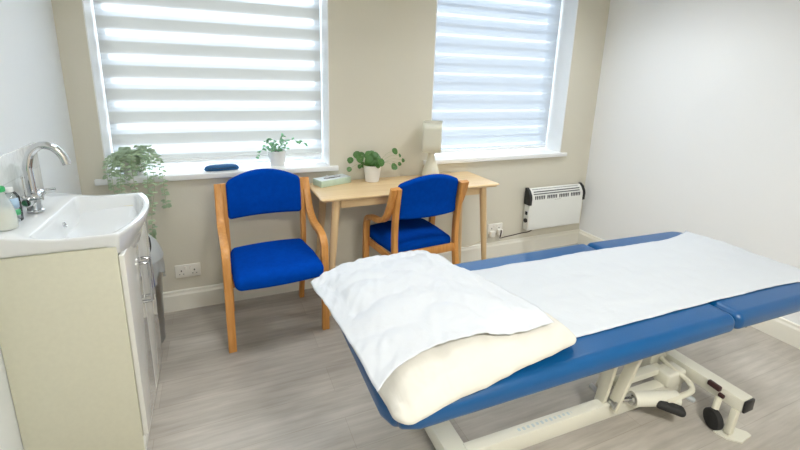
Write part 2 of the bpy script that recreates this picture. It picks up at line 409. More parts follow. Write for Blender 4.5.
bas = thing('wash_basin', 'white ceramic wash basin with bulging bowl on the cream cabinet', 'basin', (-.54, 1.94, .884))
cx, cy = -.47, 1.94
def zr(x): # the deck rises a little to the wall
    t = max(0, min(1, (-.50 - x) / .2)); return .932 + .026 * t * t * (3 - 2 * t)
def arcline(xe, xm, y0, y1, n=14):
    return [(xe + (xm - xe) * (1 - abs(2 * k / n - 1) ** 2.1), y0 + (y1 - y0) * k / n) for k in range(n + 1)]
def rounded(poly, r=.02, n=4):
    out = []
    for i, p in enumerate(poly):
        p = Vector(p); a = Vector(poly[i - 1]); b = Vector(poly[(i + 1) % len(poly)])
        if (a - p).normalized().dot((b - p).normalized()) < -.8: out.append(p); continue
        q = min(r, (a - p).length * .45, (b - p).length * .45); s, e = p + (a - p).normalized() * q, p + (b - p).normalized() * q
        for k in range(n + 1):
            t = k / n; out.append(s * (1 - t) ** 2 + p * 2 * t * (1 - t) + e * t * t)
    return [Vector(p) for p in out]
def rays(poly, N=480):
    out = []
    for k in range(N):
        a = 2 * PI * k / N; d = Vector((math.cos(a), math.sin(a))); best = 9
        for i in range(len(poly)):
            p = poly[i - 1] - Vector((cx, cy)); q = poly[i] - Vector((cx, cy)); e = q - p
            den = d.x * e.y - d.y * e.x
            if abs(den) < 1e-12: continue
            t = (p.x * e.y - p.y * e.x) / den; s_ = (p.x * d.y - p.y * d.x) / den
            if t > 0 and -1e-6 <= s_ <= 1 + 1e-6: best = min(best, t)
        out.append((cx + d.x * best, cy + d.y * best))
    return out
outer = rays(rounded([(XL + .001, 1.662)] + arcline(-.345, -.286, 1.662, 2.228) + [(XL + .001, 2.228)], .009))
low = rays(rounded([(XL + .003, 1.667)] + arcline(-.351, -.318, 1.665, 2.218) + [(XL + .003, 2.22)], .009))
inner = rays(rounded([(-.600, 1.676)] + arcline(-.366, -.308, 1.676, 2.208) + [(-.592, 2.20)], .03, 8))
def inset(l, k): return [(cx + .02 + (x - cx - .02) * k, cy + (y - cy) * k) for x, y in l]
loops = []
sm = lambda x: max(0, min(1, (x - (VX1 - .03)) / .05))          # 1 where the bowl bulges out past the doors
loops.append([(x, y, .838) for x, y in inset(low, .74)])
loops.append([(x, y, .8845 - .048 * sm(x)) for x, y in inset(low, .93)])
loops.append([(x, y, .8845 - .044 * sm(x)) for x, y in inset(low, .985)])
loops.append([(x, y, .889 - .036 * sm(x)) for x, y in low])
loops.append([((a[0] * .35 + b[0] * .65), (a[1] * .35 + b[1] * .65), .900 - .015 * sm(b[0])) for a, b in zip(low, outer)])
loops.append([(x, y, zr(x) - .012) for x, y in outer])
loops.append([(x, y, zr(x) - .003) for x, y in inset(outer, .998)])
loops.append([(x, y, zr(x)) for x, y in inset(outer, .988)])
loops.append([(a[0] * .5 + b[0] * .5, a[1] * .5 + b[1] * .5, zr(a[0] * .5 + b[0] * .5)) for a, b in zip(inset(outer, .988), inner)])
loops.append([(x, y, zr(x)) for x, y in inset(inner, 1.01)])
loops.append([(x, y, zr(x) - .002) for x, y in inset(inner, .99)])
for z_, k_ in ((.920, .975), (.88, .945), (.83, .905), (.80, .85), (.785, .77), (.778, .6), (.775, .15)): loops.append([(x, y, z_) for x, y in inset(inner, k_)])
vs = [rel(bas, *p) for l in loops for p in l]; N = 480
fs = [(i * N + k, i * N + (k + 1) % N, (i + 1) * N + (k + 1) % N, (i + 1) * N + k) for i in range(len(loops) - 1) for k in range(N)]
fs += [tuple(range(N))[::-1], tuple(range((len(loops) - 1) * N, len(loops) * N))]
mk('bowl', MB().add(vs, fs), M['ceramic'], bas, 50)
ov = MB(); om = Matrix.Translation(rel(bas, -.577, 1.95, .892)) @ Matrix.Rotation(R(78), 4, 'Y')
ov.lathe([(.012, 0), (.012, .004), (.0095, .006), (.008, .004)], n=20, mtx=om)
mk('overflow_ring', ov, M['chrome'], bas)
mk('drain', MB().lathe([(.03, 0), (.03, .003), (.024, .006), (.005, .008), (.001, .008)], rel(bas, -.45, 1.94, .775), 24), M['chrome'], bas)

sb = mk('splashback', MB().box((XL + .0005, 1.42, .962), (XL + .011, 2.235, 1.18), .002), M['tiles'])
tag(sb, 'glossy white tiled splashback on the wall behind the tap', 'splashback')

fx, fy, fz = -.655, 1.95, .957
tap = thing('basin_mixer_tap', 'chrome swan neck mixer tap with two lever handles on the basin', 'tap', (fx, fy, fz))
mk('tap_base', MB().lathe([(.027, 0), (.027, .006), (.022, .010), (.021, .03), (.023, .04), (.023, .058), (.017, .066), (.0135, .072)], n=28), M['chrome'], tap)
sp = smooth([(0, 0, .06), (-.001, 0, .15), (.001, 0, .18), (.014, 0, .222), (.046, 0, .25), (.082, 0, .244), (.108, 0, .212), (.119, 0, .176)], 6)
mk('spout', MB().tube(sp, .0145, 16), M['chrome'], tap)
for sgn in (-1, 1):
    b = MB().tube([(0, sgn * .012, .048), (0, sgn * .05, .052 + .006 * sgn)], .0145, 14)
    b.lathe([(.016, 0), (.019, .006), (.019, .024), (.014, .03)], n=20, mtx=Matrix.Translation((0, sgn * .04, .053)) @ Matrix.Rotation(R(-90 * sgn), 4, 'X'))
    h = mk('handle', b, M['chrome'], tap)
    l = MB().tube([(0, sgn * .058, .055), (.012, sgn * .066, .064), (.05, sgn * .068, .066)], [.006, .0055, .007], 10).tube([(0, sgn * .06, .052), (-.01, sgn * .066, .078)], [.006, .007], 10)
    mk('lever', l, M['chrome'], h)
mk('pop_up_rod', MB().tube([(-.024, 0, .0), (-.024, 0, .13)], .0025, 8).lathe([(.001, 0), (.005, .002), (.005, .008), (.001, .011)], (-.024, 0, .128), 12), M['chrome'], tap)

def bottle(name, label, loc, prof, body_m, cap_z, cap_r, cap_m, extra=None):
    t = thing(name, label, 'bottle', loc)
    mk('bottle_body', MB().lathe(prof, n=28), body_m, t, 60)
    mk('cap', MB().lathe([(cap_r, cap_z), (cap_r, cap_z + .012), (cap_r * .9, cap_z + .016), (.001, cap_z + .016)], n=24), cap_m, t)
    if extra: extra(t)
    return t
def ex1(t):
    mk('liquid_soap', MB().lathe([(.001, .002), (.0325, .003), (.034, .02), (.032, .055), (.029, .066), (.001, .066)], n=28), M['soap'], t, 60)
bottle('soap_bottle', 'clear bottle of cream soap with green cap on the basin', (-.682, 1.762, .9585), [(.034, 0), (.036, .004), (.036, .03), (.033, .062), (.024, .098), (.017, .115), (.016, .13)], M['milky'], .128, .019, M['green_cap'], ex1)
def ex2(t):
    l = MB(); l.grid(10, 1, lambda u, v: (.0262 * math.cos(R(-150 + 130 * u)), .0262 * math.sin(R(-150 + 130 * u)), .05 + .035 * v)); mk('blue_label', l, M['blue_label'], t, solid=.0006)
    l = MB(); l.grid(10, 1, lambda u, v: (.0262 * math.cos(R(-150 + 130 * u)), .0262 * math.sin(R(-150 + 130 * u)), .024 + .02 * v)); mk('green_label', l, M['green_label'], t, solid=.0006)
bottle('gel_bottle', 'small clear bottle with blue and green label behind the soap', (-.684, 1.845, .9585), [(.024, 0), (.0255, .004), (.0255, .085), (.018, .1), (.012, .106)], M['clear'], .105, .012, M['white_gloss'], ex2)

# ------------------------------------------------------------------ bin
bn = thing('pedal_bin', 'silver swing-top waste bin with plastic liner beside the vanity', 'bin', (-.472, 2.475, 0))
mk('bin_body', MB().lathe([(.112, 0), (.118, .004), (.136, .40), (.140, .515), (.140, .52), (.001, .52)], n=40), M['steel'], bn)
lidp = [(.147, .50), (.153, .502), (.154, .512), (.149, .520), (.149, .53), (.143, .548), (.128, .585), (.10, .622), (.06, .645), (.001, .652)]
mk('lid', MB().lathe(lidp, n=48), M['grey_plastic'], bn, 60)
fl = MB(); path = []
for i, (r, z) in enumerate([(.1465, .542), (.1395, .562), (.1295, .587), (.115, .609), (.1015, .6245), (.081, .6385)]):
    a = R(-52 + i * 9); path.append((r * math.cos(a), r * math.sin(a), z))
fl.tube(smooth(path, 5), .0055, 8)
mk('flap_gap', fl, M['dark_gap'], bn)
def bagf(u, v):
    a = 2 * PI * u; z = .498 - v * (.10 + .20 * (.5 + .5 * math.sin(a - .9)) ** 2 + .03 * math.sin(5 * a))
    r = .1445 + .008 * math.sin(11 * a + 3 * v) * v + .006 * v + .004 * math.sin(23 * a)
    return (r * math.cos(a), r * math.sin(a), z)
mk('bin_liner', MB().grid(80, 8, bagf), M['bag'], bn, 80)

# ------------------------------------------------------------------ chairs
def make_chair(name, label):
    """faces local -y; front feet at y -.215, rear feet +.215"""
    t = thing(name, label, 'chair')
    # side frames: rear leg + post, and bent strip that is arm and front leg in one
    for sg in (-1, 1):
        xr = sg * .232; xf = sg * .262
        rear = smooth([(sg * .224, .222, 0), (sg * .225, .165, .25), (sg * .226, .13, .47), (sg * .227, .135, .66), (sg * .228, .165, .855)], 7)
        mk('rear_leg', MB().strip(rear, (1, 0, 0), .030, .042), M['beech'], t)
        x = lambda k: sg * (.256 + (.263 - .256) * k)
        arm = smooth([(x(.0), .166, .855), (x(.1), .146, .79), (x(.3), .118, .725), (x(.58), .072, .650), (x(.72), -.01, .608), (x(.86), -.11, .596), (x(.94), -.176, .578), (x(1), -.206, .535), (x(1), -.214, .45), (x(1), -.216, .25), (x(1), -.216, 0)], 7)
        mk('arm', MB().strip(arm, (1, 0, 0), .042, .030), M['beech'], t)
        mk('seat_rail', MB().bar((sg * .244, -.20, .395), (sg * .228, .13, .385), .020, .045, .004), M['beech'], t)
    mk('rear_rail', MB().bar((-.222, .134, .405), (.222, .134, .405), .022, .052, .004), M['beech'], t)
    mk('front_rail', MB().bar((-.245, -.185, .385), (.245, -.185, .385), .022, .04, .004), M['beech'], t)
    def seatwarp(p):
        x, y, z = p
        k = .985 - .10 * max(0, y) / .25
        z2 = z + .012 * (1 - (x / .25) ** 2) * (1 if z > 0 else 0)
        if y < -.14: z2 -= .9 * (-.14 - y) ** 1.6
        return (x * k, y - .02 * (1 - (x / .235) ** 2) * (1 if y < 0 else 0), z2)
    mk('seat', MB().rbox(.240, .218, .037, .034, (10, 10, 2), 5, Matrix.Translation((0, -.098, .437)), seatwarp), M['fabric'], t, 60)
    def backwarp(p):
        x, y, z = p
        top = max(0, z / .11)
        zz = z + .057 * (1 - (x / .215) ** 2) * top - (.0 if z > 0 else 0)
        return (x, y + .035 * (1 - (x / .215) ** 2) + .16 * max(0, zz + .02) * .9, zz)
    mk('backrest', MB().rbox(.2145, .022, .110, .020, (12, 2, 10), 4, Matrix.Translation((0, .118, .758)), backwarp), M['fabric'], t, 60)
    return t
c1 = make_chair('armchair', 'blue padded wooden armchair facing the room between socket and desk')
c2 = copy_tree(c1); c2['label'] = 'blue padded wooden armchair tucked under the desk with its back turned'
c1.location = (.245, 2.445, 0); c1.rotation_euler.z = R(3.5)
c2.location = (1.162, 2.372, 0); c2.rotation_euler.z = R(180 + 5)

# ------------------------------------------------------------------ desk
dk = thing('writing_desk', 'pale birch desk with splayed round legs against the pier', 'desk', (1.162, 2.560, 0), .5)
def topwarp(p):
    x, y, z = p
    k = 1 - .018 * (1 if z < 0 else 0)
    return (x * k, y * (1 - .05 * (1 if z < 0 else 0)), z)
mk('desk_top', MB().rbox(.636, .208, .0125, .010, (6, 4, 1), 3, Matrix.Translation((0, 0, .7675)), topwarp), M['desk'], dk)
ap = MB()
for y in (-.15, .15): ap.box((-.5, y - .009, .70), (.5, y + .009, .7545), .002)
for x in (-.5, .5): ap.box((x - .009, -.15, .70), (x + .009, .15, .7545), .002)
mk('apron', ap, M['desk'], dk)
for sx in (-1, 1):
    for sy in (-1, 1):
        a = Vector((sx * .530, sy * .155, .754)); b = Vector((sx * .592, sy * .178, 0))
        mk('leg', MB().tube([a, a.lerp(b, .3), b], [.0255, .024, .015], 16), M['desk_leg'], dk)
mk('cable_bracket', MB().box((-.28, -.13, .715), (-.1, .02, .7535), .004), M['desk_leg'], dk)

# on the desk
tb = thing('tissue_box', 'pale green flat tissue box on the end of the desk', 'tissue box', (.684, 2.694, .7805), 20)
mk('carton', MB().box((-.118, -.052, 0), (.118, .052, .042), .0025, 2), M['tissue_box'], tb)
mk('top_panel', MB().box((-.117, -.051, .0418), (.117, .051, .0428), .0004, 1), M['tissue_top'], tb)
mk('slot', MB().lathe([(.001, .0429), (.03, .0429), (.031, .0436), (.001, .0437)], n=28, mtx=Matrix.Diagonal((2.2, .55, 1, 1))), M['dark_gap'], tb)
tis = MB().grid(14, 6, lambda u, v: (-.055 + .11 * u + .012 * v, .010 * math.sin(u * 6) * (.3 + v) + .012 * v, .0432 + .016 * v * (.6 + .4 * math.sin(u * 9 + 1))))
mk('tissue', tis, M['paper'], tb, 80)

def pot(name, r0, r1, h, parent, ribs=0):
    prof = [(r0 * .94, 0), (r0, .003), (r1, h - .004), (r1, h), (r1 - .004, h), (r1 - .006, h - .015), (.001, h - .015)]
    if ribs:
        prof = [(r0 * .94, 0)] + [(r0 + (r1 - r0) * k / ribs / 2 + (.0012 if k % 2 else 0), h * k / ribs / 2) for k in range(2 * ribs + 1)] + [(r1 - .004, h), (r1 - .006, h - .012), (.001, h - .012)]
    mk('pot', MB().lathe(prof, n=36), M['pot'], parent, 30)
    mk('soil', MB().lathe([(r1 - .0065, h - .0155), (r1 * .5, h - .008), (.001, h - .006)], n=24), M['soil'], parent, 60)

pl = thing('pilea_plant', 'round-leaved green houseplant in white pot on the desk', 'plant', (.962, 2.682, .7805))
pot('pot', .047, .062, .115, pl)
st, lv = MB(), MB()
spots = [(-.17, .0, .155), (-.185, -.02, .098), (-.12, .0, .19), (-.105, -.02, .165), (-.11, -.03, .115), (-.075, .03, .18), (.185, .01, .20), (.165, -.03, .10), (.235, .03, .165), (.26, .02, .13), (.222, 0, .11)]
for k in range(26):
    a = rnd.uniform(0, 2 * PI); r = rnd.uniform(.02, .085)
    spots.append((r * math.cos(a), r * math.sin(a) * .8 - .01, rnd.uniform(.115, .195) - .35 * max(0, r - .05)))
for k, (x, y, z) in enumerate(spots):
    x *= .92; p = Vector((x, y, z)); b = Vector((x * .15, y * .15, .1))
    q = b.lerp(p, .55) + Vector((0, 0, .03)); st.tube(smooth([b, q, p], 4), .0009, 5)
    n = Vector((x * 2 + rnd.uniform(-.4, .4), -1.1 + rnd.uniform(-.3, .3), .7)).normalized()
    d = Vector((rnd.uniform(-.6, .6), -.2, -.9 + rnd.uniform(-.2, .6)))
    s = rnd.uniform(.046, .058) if k not in (1, 4, 8, 9, 10) else rnd.uniform(.030, .038)
    d = (d - n * d.dot(n)).normalized(); lv.leaf(p - d * s * .5, d, n, s, s * .98, .08, True)
mk('stems', st, M['stem'], pl); mk('leaves', lv, M['leaf_dark'], pl, 80)

lp = thing('table_lamp', 'cream table lamp with square shade beside the window on the desk', 'lamp', (1.402, 2.655, .7805))
mk('lamp_base', MB().lathe([(.058, 0), (.064, .004), (.066, .02), (.058, .06), (.043, .10), (.030, .135), (.024, .165), (.022, .185), (.0, .187)], n=36), M['lamp_base'], lp, 60)
mk('socket_stem', MB().tube([(0, 0, .185), (0, 0, .26)], .010, 14), M['white_gloss'], lp)
sh = MB(); rr = .004
def shade(u, v):
    k = u * 4; i = int(k) % 4; f = k - int(k); h = .066
    c = [(-h, -h), (h, -h), (h, h), (-h, h), (-h, -h)]
    x = c[i][0] * (1 - f) + c[i + 1][0] * f; y = c[i][1] * (1 - f) + c[i + 1][1] * f
    L_ = (abs(x) ** 14 + abs(y) ** 14) ** (1 / 14); x, y = x * h / L_, y * h / L_
    a = R(-29); return (x * math.cos(a) - y * math.sin(a), x * math.sin(a) + y * math.cos(a), .195 + v * .212)
sh.grid(64, 4, shade)
so = mk('lamp_shade', sh, M['lamp_shade'], lp, 50, solid=.002)
for z in (.197, .405): mk('shade_trim', MB().tube([shade(k / 48, 0)[:2] + (z,) for k in range(49)], .0022, 6, False), M['lamp_base'], so)

cb = mk('lamp_cord', MB().tube(smooth([(1.45, 2.70, .784), (1.60, 2.768, .79), (1.66, 2.775, .74), (1.70, 2.768, .50), (1.74, 2.76, .32), (1.73, 2.755, .20), (1.80, 2.74, .152), (1.92, 2.742, .17), (2.03, 2.752, .20)], 8), .0028, 7), M['pale_cable'])
tag(cb, 'pale thin lamp cable hanging behind the desk', 'cable')

# on the window sills
cs = thing('padded_case', 'slim navy padded case lying on the window sill', 'case', (.010, 2.822, .8865), 2)
mk('case_body', MB().rbox(.102, .030, .018, .0175, (14, 4, 1), 5, Matrix.Translation((0, 0, .018)), lambda p: (p.x, p.y * math.sqrt(max(.04, 1 - .85 * (p.x / .102) ** 2)), p.z * math.sqrt(max(.1, 1 - .5 * (p.x / .102) ** 4)) - .018 * (1 - math.sqrt(max(.1, 1 - .5 * (p.x / .102) ** 4))))), M['case'], cs, 70)
mk('zip', MB().tube(smooth([(-.08, -.0210, .016), (-.04, -.0285, .018), (0, -.0303, .018), (.04, -.0285, .018), (.08, -.0210, .016)], 4), .0018, 6), M['black'], cs)

sp_ = thing('small_sill_plant', 'small sprawling plant in ribbed white pot on the window sill', 'plant', (.356, 2.862, .8865))
pot('pot', .046, .056, .105, sp_, 7)
st, lv = MB(), MB()
arms = [((-.05, -.02, .16), (-.10, -.03, .12), (-.135, -.03, .075)), ((-.03, .0, .18), (-.075, .0, .172)), ((.05, -.01, .17), (.12, .0, .165), (.19, .01, .135)), ((.02, -.02, .19), (.045, -.02, .2)), ((.04, .02, .16), (.08, .02, .15)), ((-.02, -.04, .15), (-.04, -.06, .11)), ((.03, -.04, .15), (.05, -.055, .125))]
for a in arms:
    path = smooth([(0, 0, .09)] + list(a), 6); st.tube(path, .0012, 5)
    for i, p in enumerate(path[4:]):
        if rnd.random() < .85:
            d = Vector((rnd.uniform(-1, 1), rnd.uniform(-1, .3), rnd.uniform(-.5, .5))); s = rnd.uniform(.018, .032)
            lv.leaf(p, d, (rnd.uniform(-.4, .4), -.6, .8), s, s * .72)
for k in range(34):
    a = rnd.uniform(0, 2 * PI); r = rnd.uniform(.0, .05); d = Vector((math.cos(a), math.sin(a), rnd.uniform(-.2, .6))); s = rnd.uniform(.018, .03)
    lv.leaf((r * math.cos(a), r * math.sin(a), .1 + rnd.uniform(0, .04)), d, (rnd.uniform(-.4, .4), -.6, .8), s, s * .7)
mk('stems', st, M['stem'], sp_); mk('leaves', lv, M['leaf_pale'], sp_, 80)

tr = thing('trailing_plant', 'trailing plant with long hanging stems in white pot on the sill corner', 'plant', (-.466, 2.835, .8865))
pot('pot', .05, .062, .10, tr)
st, lv = MB(), MB()
ends = []
for k in range(11):
    a = rnd.uniform(PI * 1.02, PI * 1.98) if k % 4 else rnd.uniform(0, PI)
    r = rnd.uniform(.045, .085); drop = rnd.uniform(.0, .10)
    ends.append([(r * .6 * math.cos(a), r * .5 * math.sin(a), .135 + rnd.uniform(0, .04)), (r * 1.25 * math.cos(a), max(-.11, r * .9 * math.sin(a)), .11), (r * 1.45 * math.cos(a), max(-.125, r * 1.05 * math.sin(a)), .06 - drop)])
ends += [[(.06, -.04, .16), (.105, -.10, .12), (.112, -.125, -.05), (.085, -.125, -.20), (.075, -.125, -.33), (.066, -.122, -.365)],
         [(.07, -.03, .17), (.125, -.09, .135), (.155, -.125, .09), (.160, -.13, -.06), (.162, -.128, -.16), (.168, -.128, -.175)],
         [(.05, -.06, .14), (.085, -.122, .07), (.08, -.128, -.04), (.072, -.125, -.16)],
         [(-.06, -.05, .13), (-.085, -.12, .06), (-.085, -.13, -.08)], [(-.03, -.07, .13), (-.045, -.125, .05), (-.05, -.13, -.09)], [(.01, -.07, .13), (.012, -.128, .05), (.02, -.13, -.10)], [(-.08, -.03, .13), (-.105, -.11, .08), (-.108, -.128, -.04)]]
for e in ends:
    path = smooth([(e[0][0] * .3, e[0][1] * .3, .09)] + e, 9); st.tube(path, .0012, 5)
    for i, p in enumerate(path[5:]):
        for sgn in (-1, 1):
            if rnd.random() < .66:
                d = Vector((sgn * rnd.uniform(.5, 1), rnd.uniform(-.8, .1), rnd.uniform(-.4, .3))); s = rnd.uniform(.018, .030)
                lv.leaf(p, d, (rnd.uniform(-.3, .3), -.6, .8), s, s * .66)
mk('stems', st, M['stem'], tr); mk('leaves', lv, M['leaf_grey'], tr, 80)

# ------------------------------------------------------------------ heater, sockets, cables
ht = thing('convector_heater', 'white convector heater with black end caps on the wall', 'heater', (2.69, 2.78, .232))
hw, hd, hh = .292, .080, .385
prof = [(-.018, .0), (-.018 - .004, -.004), (-hd + .01, -.004), (-hd, .004), (-hd, .275), (-hd + .006, .305), (-hd + .026, .338), (-.03, .36), (-.018, .36)]
bd = MB(); vs = []; k = len(prof)
for x in (-hw + .004, hw - .004): vs += [(x, y, z) for y, z in prof]
bd.add(vs, [(i, (i + 1) % k, (i + 1) % k + k, i + k) for i in range(k)] + [tuple(range(k))[::-1], tuple(range(k, 2 * k))])
body = mk('heater_body', bd, M['heater'], ht, 25)
gm = MB()
for i in range(27):
    x = -hw + .045 + i * (2 * hw - .09) / 26
    if i in (6, 13, 20): continue
    gm.box((x - .0052, -hd - .0012, .270), (x + .0052, -hd + .004, .302), .001, 1)
for row, (y, z) in enumerate(((-hd + .011, .3165), (-hd + .022, .334), (-hd + .042, .349))):
    for i in range(46):
        x = -hw + .035 + (i + .5 * (row % 2)) * (2 * hw - .07) / 46
        gm.box((x - .0042, y - .0045, z - .0035), (x + .0042, y + .0045, z + .0035), .001, 1)
mk('air_grille', gm, mat('grille_shadow_grey', (.10, .10, .11), .6), ht)
for sg in (-1, 1):
    e = MB(); pr2 = [(-.014, .225), (-hd - .003, .225), (-hd - .004, .285), (-hd + .003, .312), (-hd + .024, .346), (-.026, .368), (-.014, .368)]
    vs = []; k = len(pr2)
    for x in (sg * (hw - .006), sg * (hw + .020)): vs += [(x, y, z) for y, z in pr2]
    e.add(vs, [(i, (i + 1) % k, (i + 1) % k + k, i + k) for i in range(k)] + [tuple(range(k))[::-1], tuple(range(k, 2 * k))])
    mk('end_cap', e, M['black'], ht, 30)
mk('side_panel', MB().box((-hw - .012, -hd + .002, .0), (-hw + .006, -.014, .226), .003), M['heater'], ht)
mk('thermostat_knob', MB().lathe([(.019, 0), (.018, .012), (.001, .013)], n=20, mtx=Matrix.Translation((-hw - .012, -.052, .085)) @ Matrix.Rotation(R(-90), 4, 'Y')), M['black'], ht)
mk('switch', MB().box((-hw - .018, -.063, .135), (-hw - .011, -.038, .165), .002), M['black'], ht)
for x in (-hw + .03, hw - .06): mk('wall_bracket', MB().box((x, -.02, .05), (x + .03, -.0005, .30)), M['heater'], ht)
lg = MB()
for i, w in enumerate((.010, .004, .006, .005, .006, .004)): lg.box((-.035 + i * .013, -hd - .0008, .255), (-.035 + i * .013 + w, -hd + .001, .261))
mk('faint_logo', lg, M['logo'], ht)

def socket(loc, label):
    t = thing('double_socket', label, 'socket', loc, group=None)
    mk('face_plate', MB().box((-.073, -.0105, -.043), (.073, -.0005, .043), .004, 3), M['socket'], t)
    for sx in (-.037, .037):
        h = MB()
        h.box((sx - .0035, -.0112, -.002), (sx + .0035, -.0100, .008)); h.box((sx - .0145, -.0112, -.021), (sx - .008, -.0100, -.017)); h.box((sx + .008, -.0112, -.021), (sx + .0145, -.0100, -.017))
        mk('pin_holes', h, M['dark_gap'], t)
    for sx in (-.014, .014):
        s = mk('rocker_switch', MB().box((sx - .006, -.0135, .012), (sx + .006, -.0095, .030), .0015), M['socket'], t)
        mk('red_mark', MB().box((sx - .003, -.0139, .026), (sx + .003, -.0132, .0275)), M['red_dot'], s)
    return t
socket((-.231, YB, .262), 'white double wall socket near the bin with nothing plugged in')
socket((2.105, YB, .262), 'white double wall socket under the window with plugs in it')
pg = thing('socket_plug', 'white plug with dark heater cable in the wall socket', 'plug', (2.142, YB - .0105, .232))
mk('plug_body', MB().rbox(.024, .015, .026, .008, (3, 2, 3), 3, Matrix.Translation((0, -.0155, 0))), M['socket'], pg)
pg2 = copy_tree(pg); pg2['label'] = 'white plug with pale lamp cable in the wall socket'; pg2.location = (2.068, YB - .0105, .222)
hc = mk('heater_cord', MB().tube(smooth([(2.142, 2.738, .255), (2.140, 2.732, .236), (2.138, 2.738, .195), (2.150, 2.752, .176), (2.20, 2.757, .178), (2.30, 2.757, .185), (2.38, 2.757, .192), (2.45, 2.755, .195), (2.50, 2.745, .224)], 7), .0042, 8), M['brown_cable'])
tag(hc, 'dark brown cable running along the skirting to the heater', 'cable')

# ------------------------------------------------------------------ treatment couch
BX, BY, BR = .338, 1.138, -1.0
bed = thing('treatment_couch', 'blue vinyl treatment couch on a cream steel base', 'couch', (BX, BY, 0), BR)
bm_ = Matrix.Translation((BX, BY, 0)) @ Matrix.Rotation(R(BR), 4, 'Z'); bi = bm_.inverted()
def L(x, y, z=0): return tuple(bi @ Vector((x, y, z)))
PT = .70   # top of the pads
def pad(x0, x1, parent, rc, drop=0., nx=20):
    hx = (x1 - x0) / 2; hy = .365
    def warp(p):
        x, y, z = p
        # rounded plan corners
        for sx in rc:
            ex = x * sx - (hx - .09); ey = abs(y) - (hy - .09)
            if ex > 0 and ey > 0:
                d = max(ex, ey); l = math.hypot(ex, ey)
                if l > 1e-6:
                    f = d / l; x, y = sx * (hx - .09 + ex * f), math.copysign(hy - .09 + ey * f, y)
        z = z + (.004 * (1 - (y / hy) ** 2) if z > 0 else 0) - drop * (x + hx) / (2 * hx)
        return (x, y, z)
    return MB().rbox(hx, hy, .036, .030, (nx, 14, 2), 5, Matrix.Translation(((x0 + x1) / 2, 0, PT - .036)), warp)
mk('main_pad', pad(0, 1.335, bed, (-1,), 0, 24), M['vinyl'], bed, 60)
mk('foot_pad', pad(1.342, 2.04, bed, (1,), .012, 16), M['vinyl'], bed, 60)
seams = MB()
mk('pad_board', MB().box((.05, -.31, .612), (1.30, .31, .629), .003).box((1.39, -.31, .602), (1.99, .31, .619), .003), M['black'], bed)
up = MB()
for y in (-.17, .17): up.box((.12, y - .02, .572), (1.92, y + .02, .613), .004)
for x in (.15, .75, 1.28, 1.85): up.box((x - .02, -.17, .574), (x + .02, .17, .600), .004)
mk('upper_frame', up, M['pale_metal'], bed)
# floor frame
hb = MB().box(L(.695, 1.44, .03), L(.695, 1.44, .03)) if False else MB()
p0, p1 = Vector(L(.772, 1.50, .065)), Vector(L(.760, .84, .065))
hb.bar(p0, p1, .088, .07, .006)
mk('head_cross_beam', hb, M['white_metal'], bed)
for y in (1.46, .88):
    mk('foot', MB().lathe([(.03, 0), (.032, .004), (.03, .02), (.012, .024), (.012, .032)], L(.766, y, 0), 20), M['rubber'], bed)
sb_ = MB(); a, b = Vector(L(.80, 1.118, .065)), Vector(L(1.99, 1.082, .070)); sb_.bar(a, b, .05, .078, .005)
mk('spine_beam', sb_, M['white_metal'], bed)
stk = MB()
for i in range(13):
    u = i / 13 * .30; p = Vector(L(1.05, 1.1105, 0)).lerp(Vector(L(1.35, 1.1015, 0)), u / .30)
    stk.box((p.x - .006, p.y - .006 - .003 * (i % 2), .1045), (p.x + .005, p.y + .006, .1062))
mk('faded_lettering', stk, M['beam_mark'], bed)
# foot end beam
fb = MB(); a, b = Vector(L(2.035, 1.46, .15)), Vector(L(2.035, .815, .15)); fb.bar(a, b, .072, .062, .006)
mk('foot_cross_beam', fb, M['white_metal'], bed)
ec = MB(); ec.bar(b, b + (b - a).normalized() * .012, .068, .058, .006)
mk('beam_end_cap', ec, M['black'], bed)
mk('latch', MB().bar(L(1.992, .955, .176), L(1.992, .90, .172), .020, .024, .005).bar(L(1.990, .905, .150), L(1.990, .88, .148), .016, .018, .005), mat('dark_red_latch', (.05, .018, .018), .4), bed)
mk('levelling_post', MB().bar(L(2.002, .835, .122), L(1.972, .828, .012), .030, .026, .004, (0, 1, 0)), M['pale_metal'], bed)
fp = MB(); ol = [(-.062, .040), (-.052, -.012), (-.012, -.048), (.030, -.043), (.070, -.040), (.074, -.02), (.052, .008), (.048, .034), (.018, .036), (-.01, .052), (-.04, .056)]
fp.add([L(1.995 + x, .825 + y, z) for z in (0.0005, .007) for x, y in ol], [tuple(range(11))[::-1], tuple(range(11, 22))] + [(i, (i + 1) % 11, (i + 1) % 11 + 11, i + 11) for i in range(11)])
mk('floor_plate', fp, M['white_metal'], bed)
mk('levelling_post', MB().bar(L(2.035, 1.42, .122), L(2.035, 1.42, .0), .030, .026, .004, (0, 1, 0)), M['pale_metal'], bed)
cw = MB(); cm = Matrix.Translation(L(1.952, .885, .046)) @ Matrix.Rotation(R(70), 4, 'Z') @ Matrix.Rotation(R(90), 4, 'X')
cw.lathe([(.008, -.018), (.036, -.018), (.045, -.012), (.046, 0), (.045, .012), (.036, .018), (.008, .018)], n=28, mtx=cm)
mk('castor_wheel', cw, M['rubber'], bed)
mk('castor_stem', MB().tube([L(1.965, .893, .085), L(1.99, .90, .135)], .014, 12), M['pale_metal'], bed)
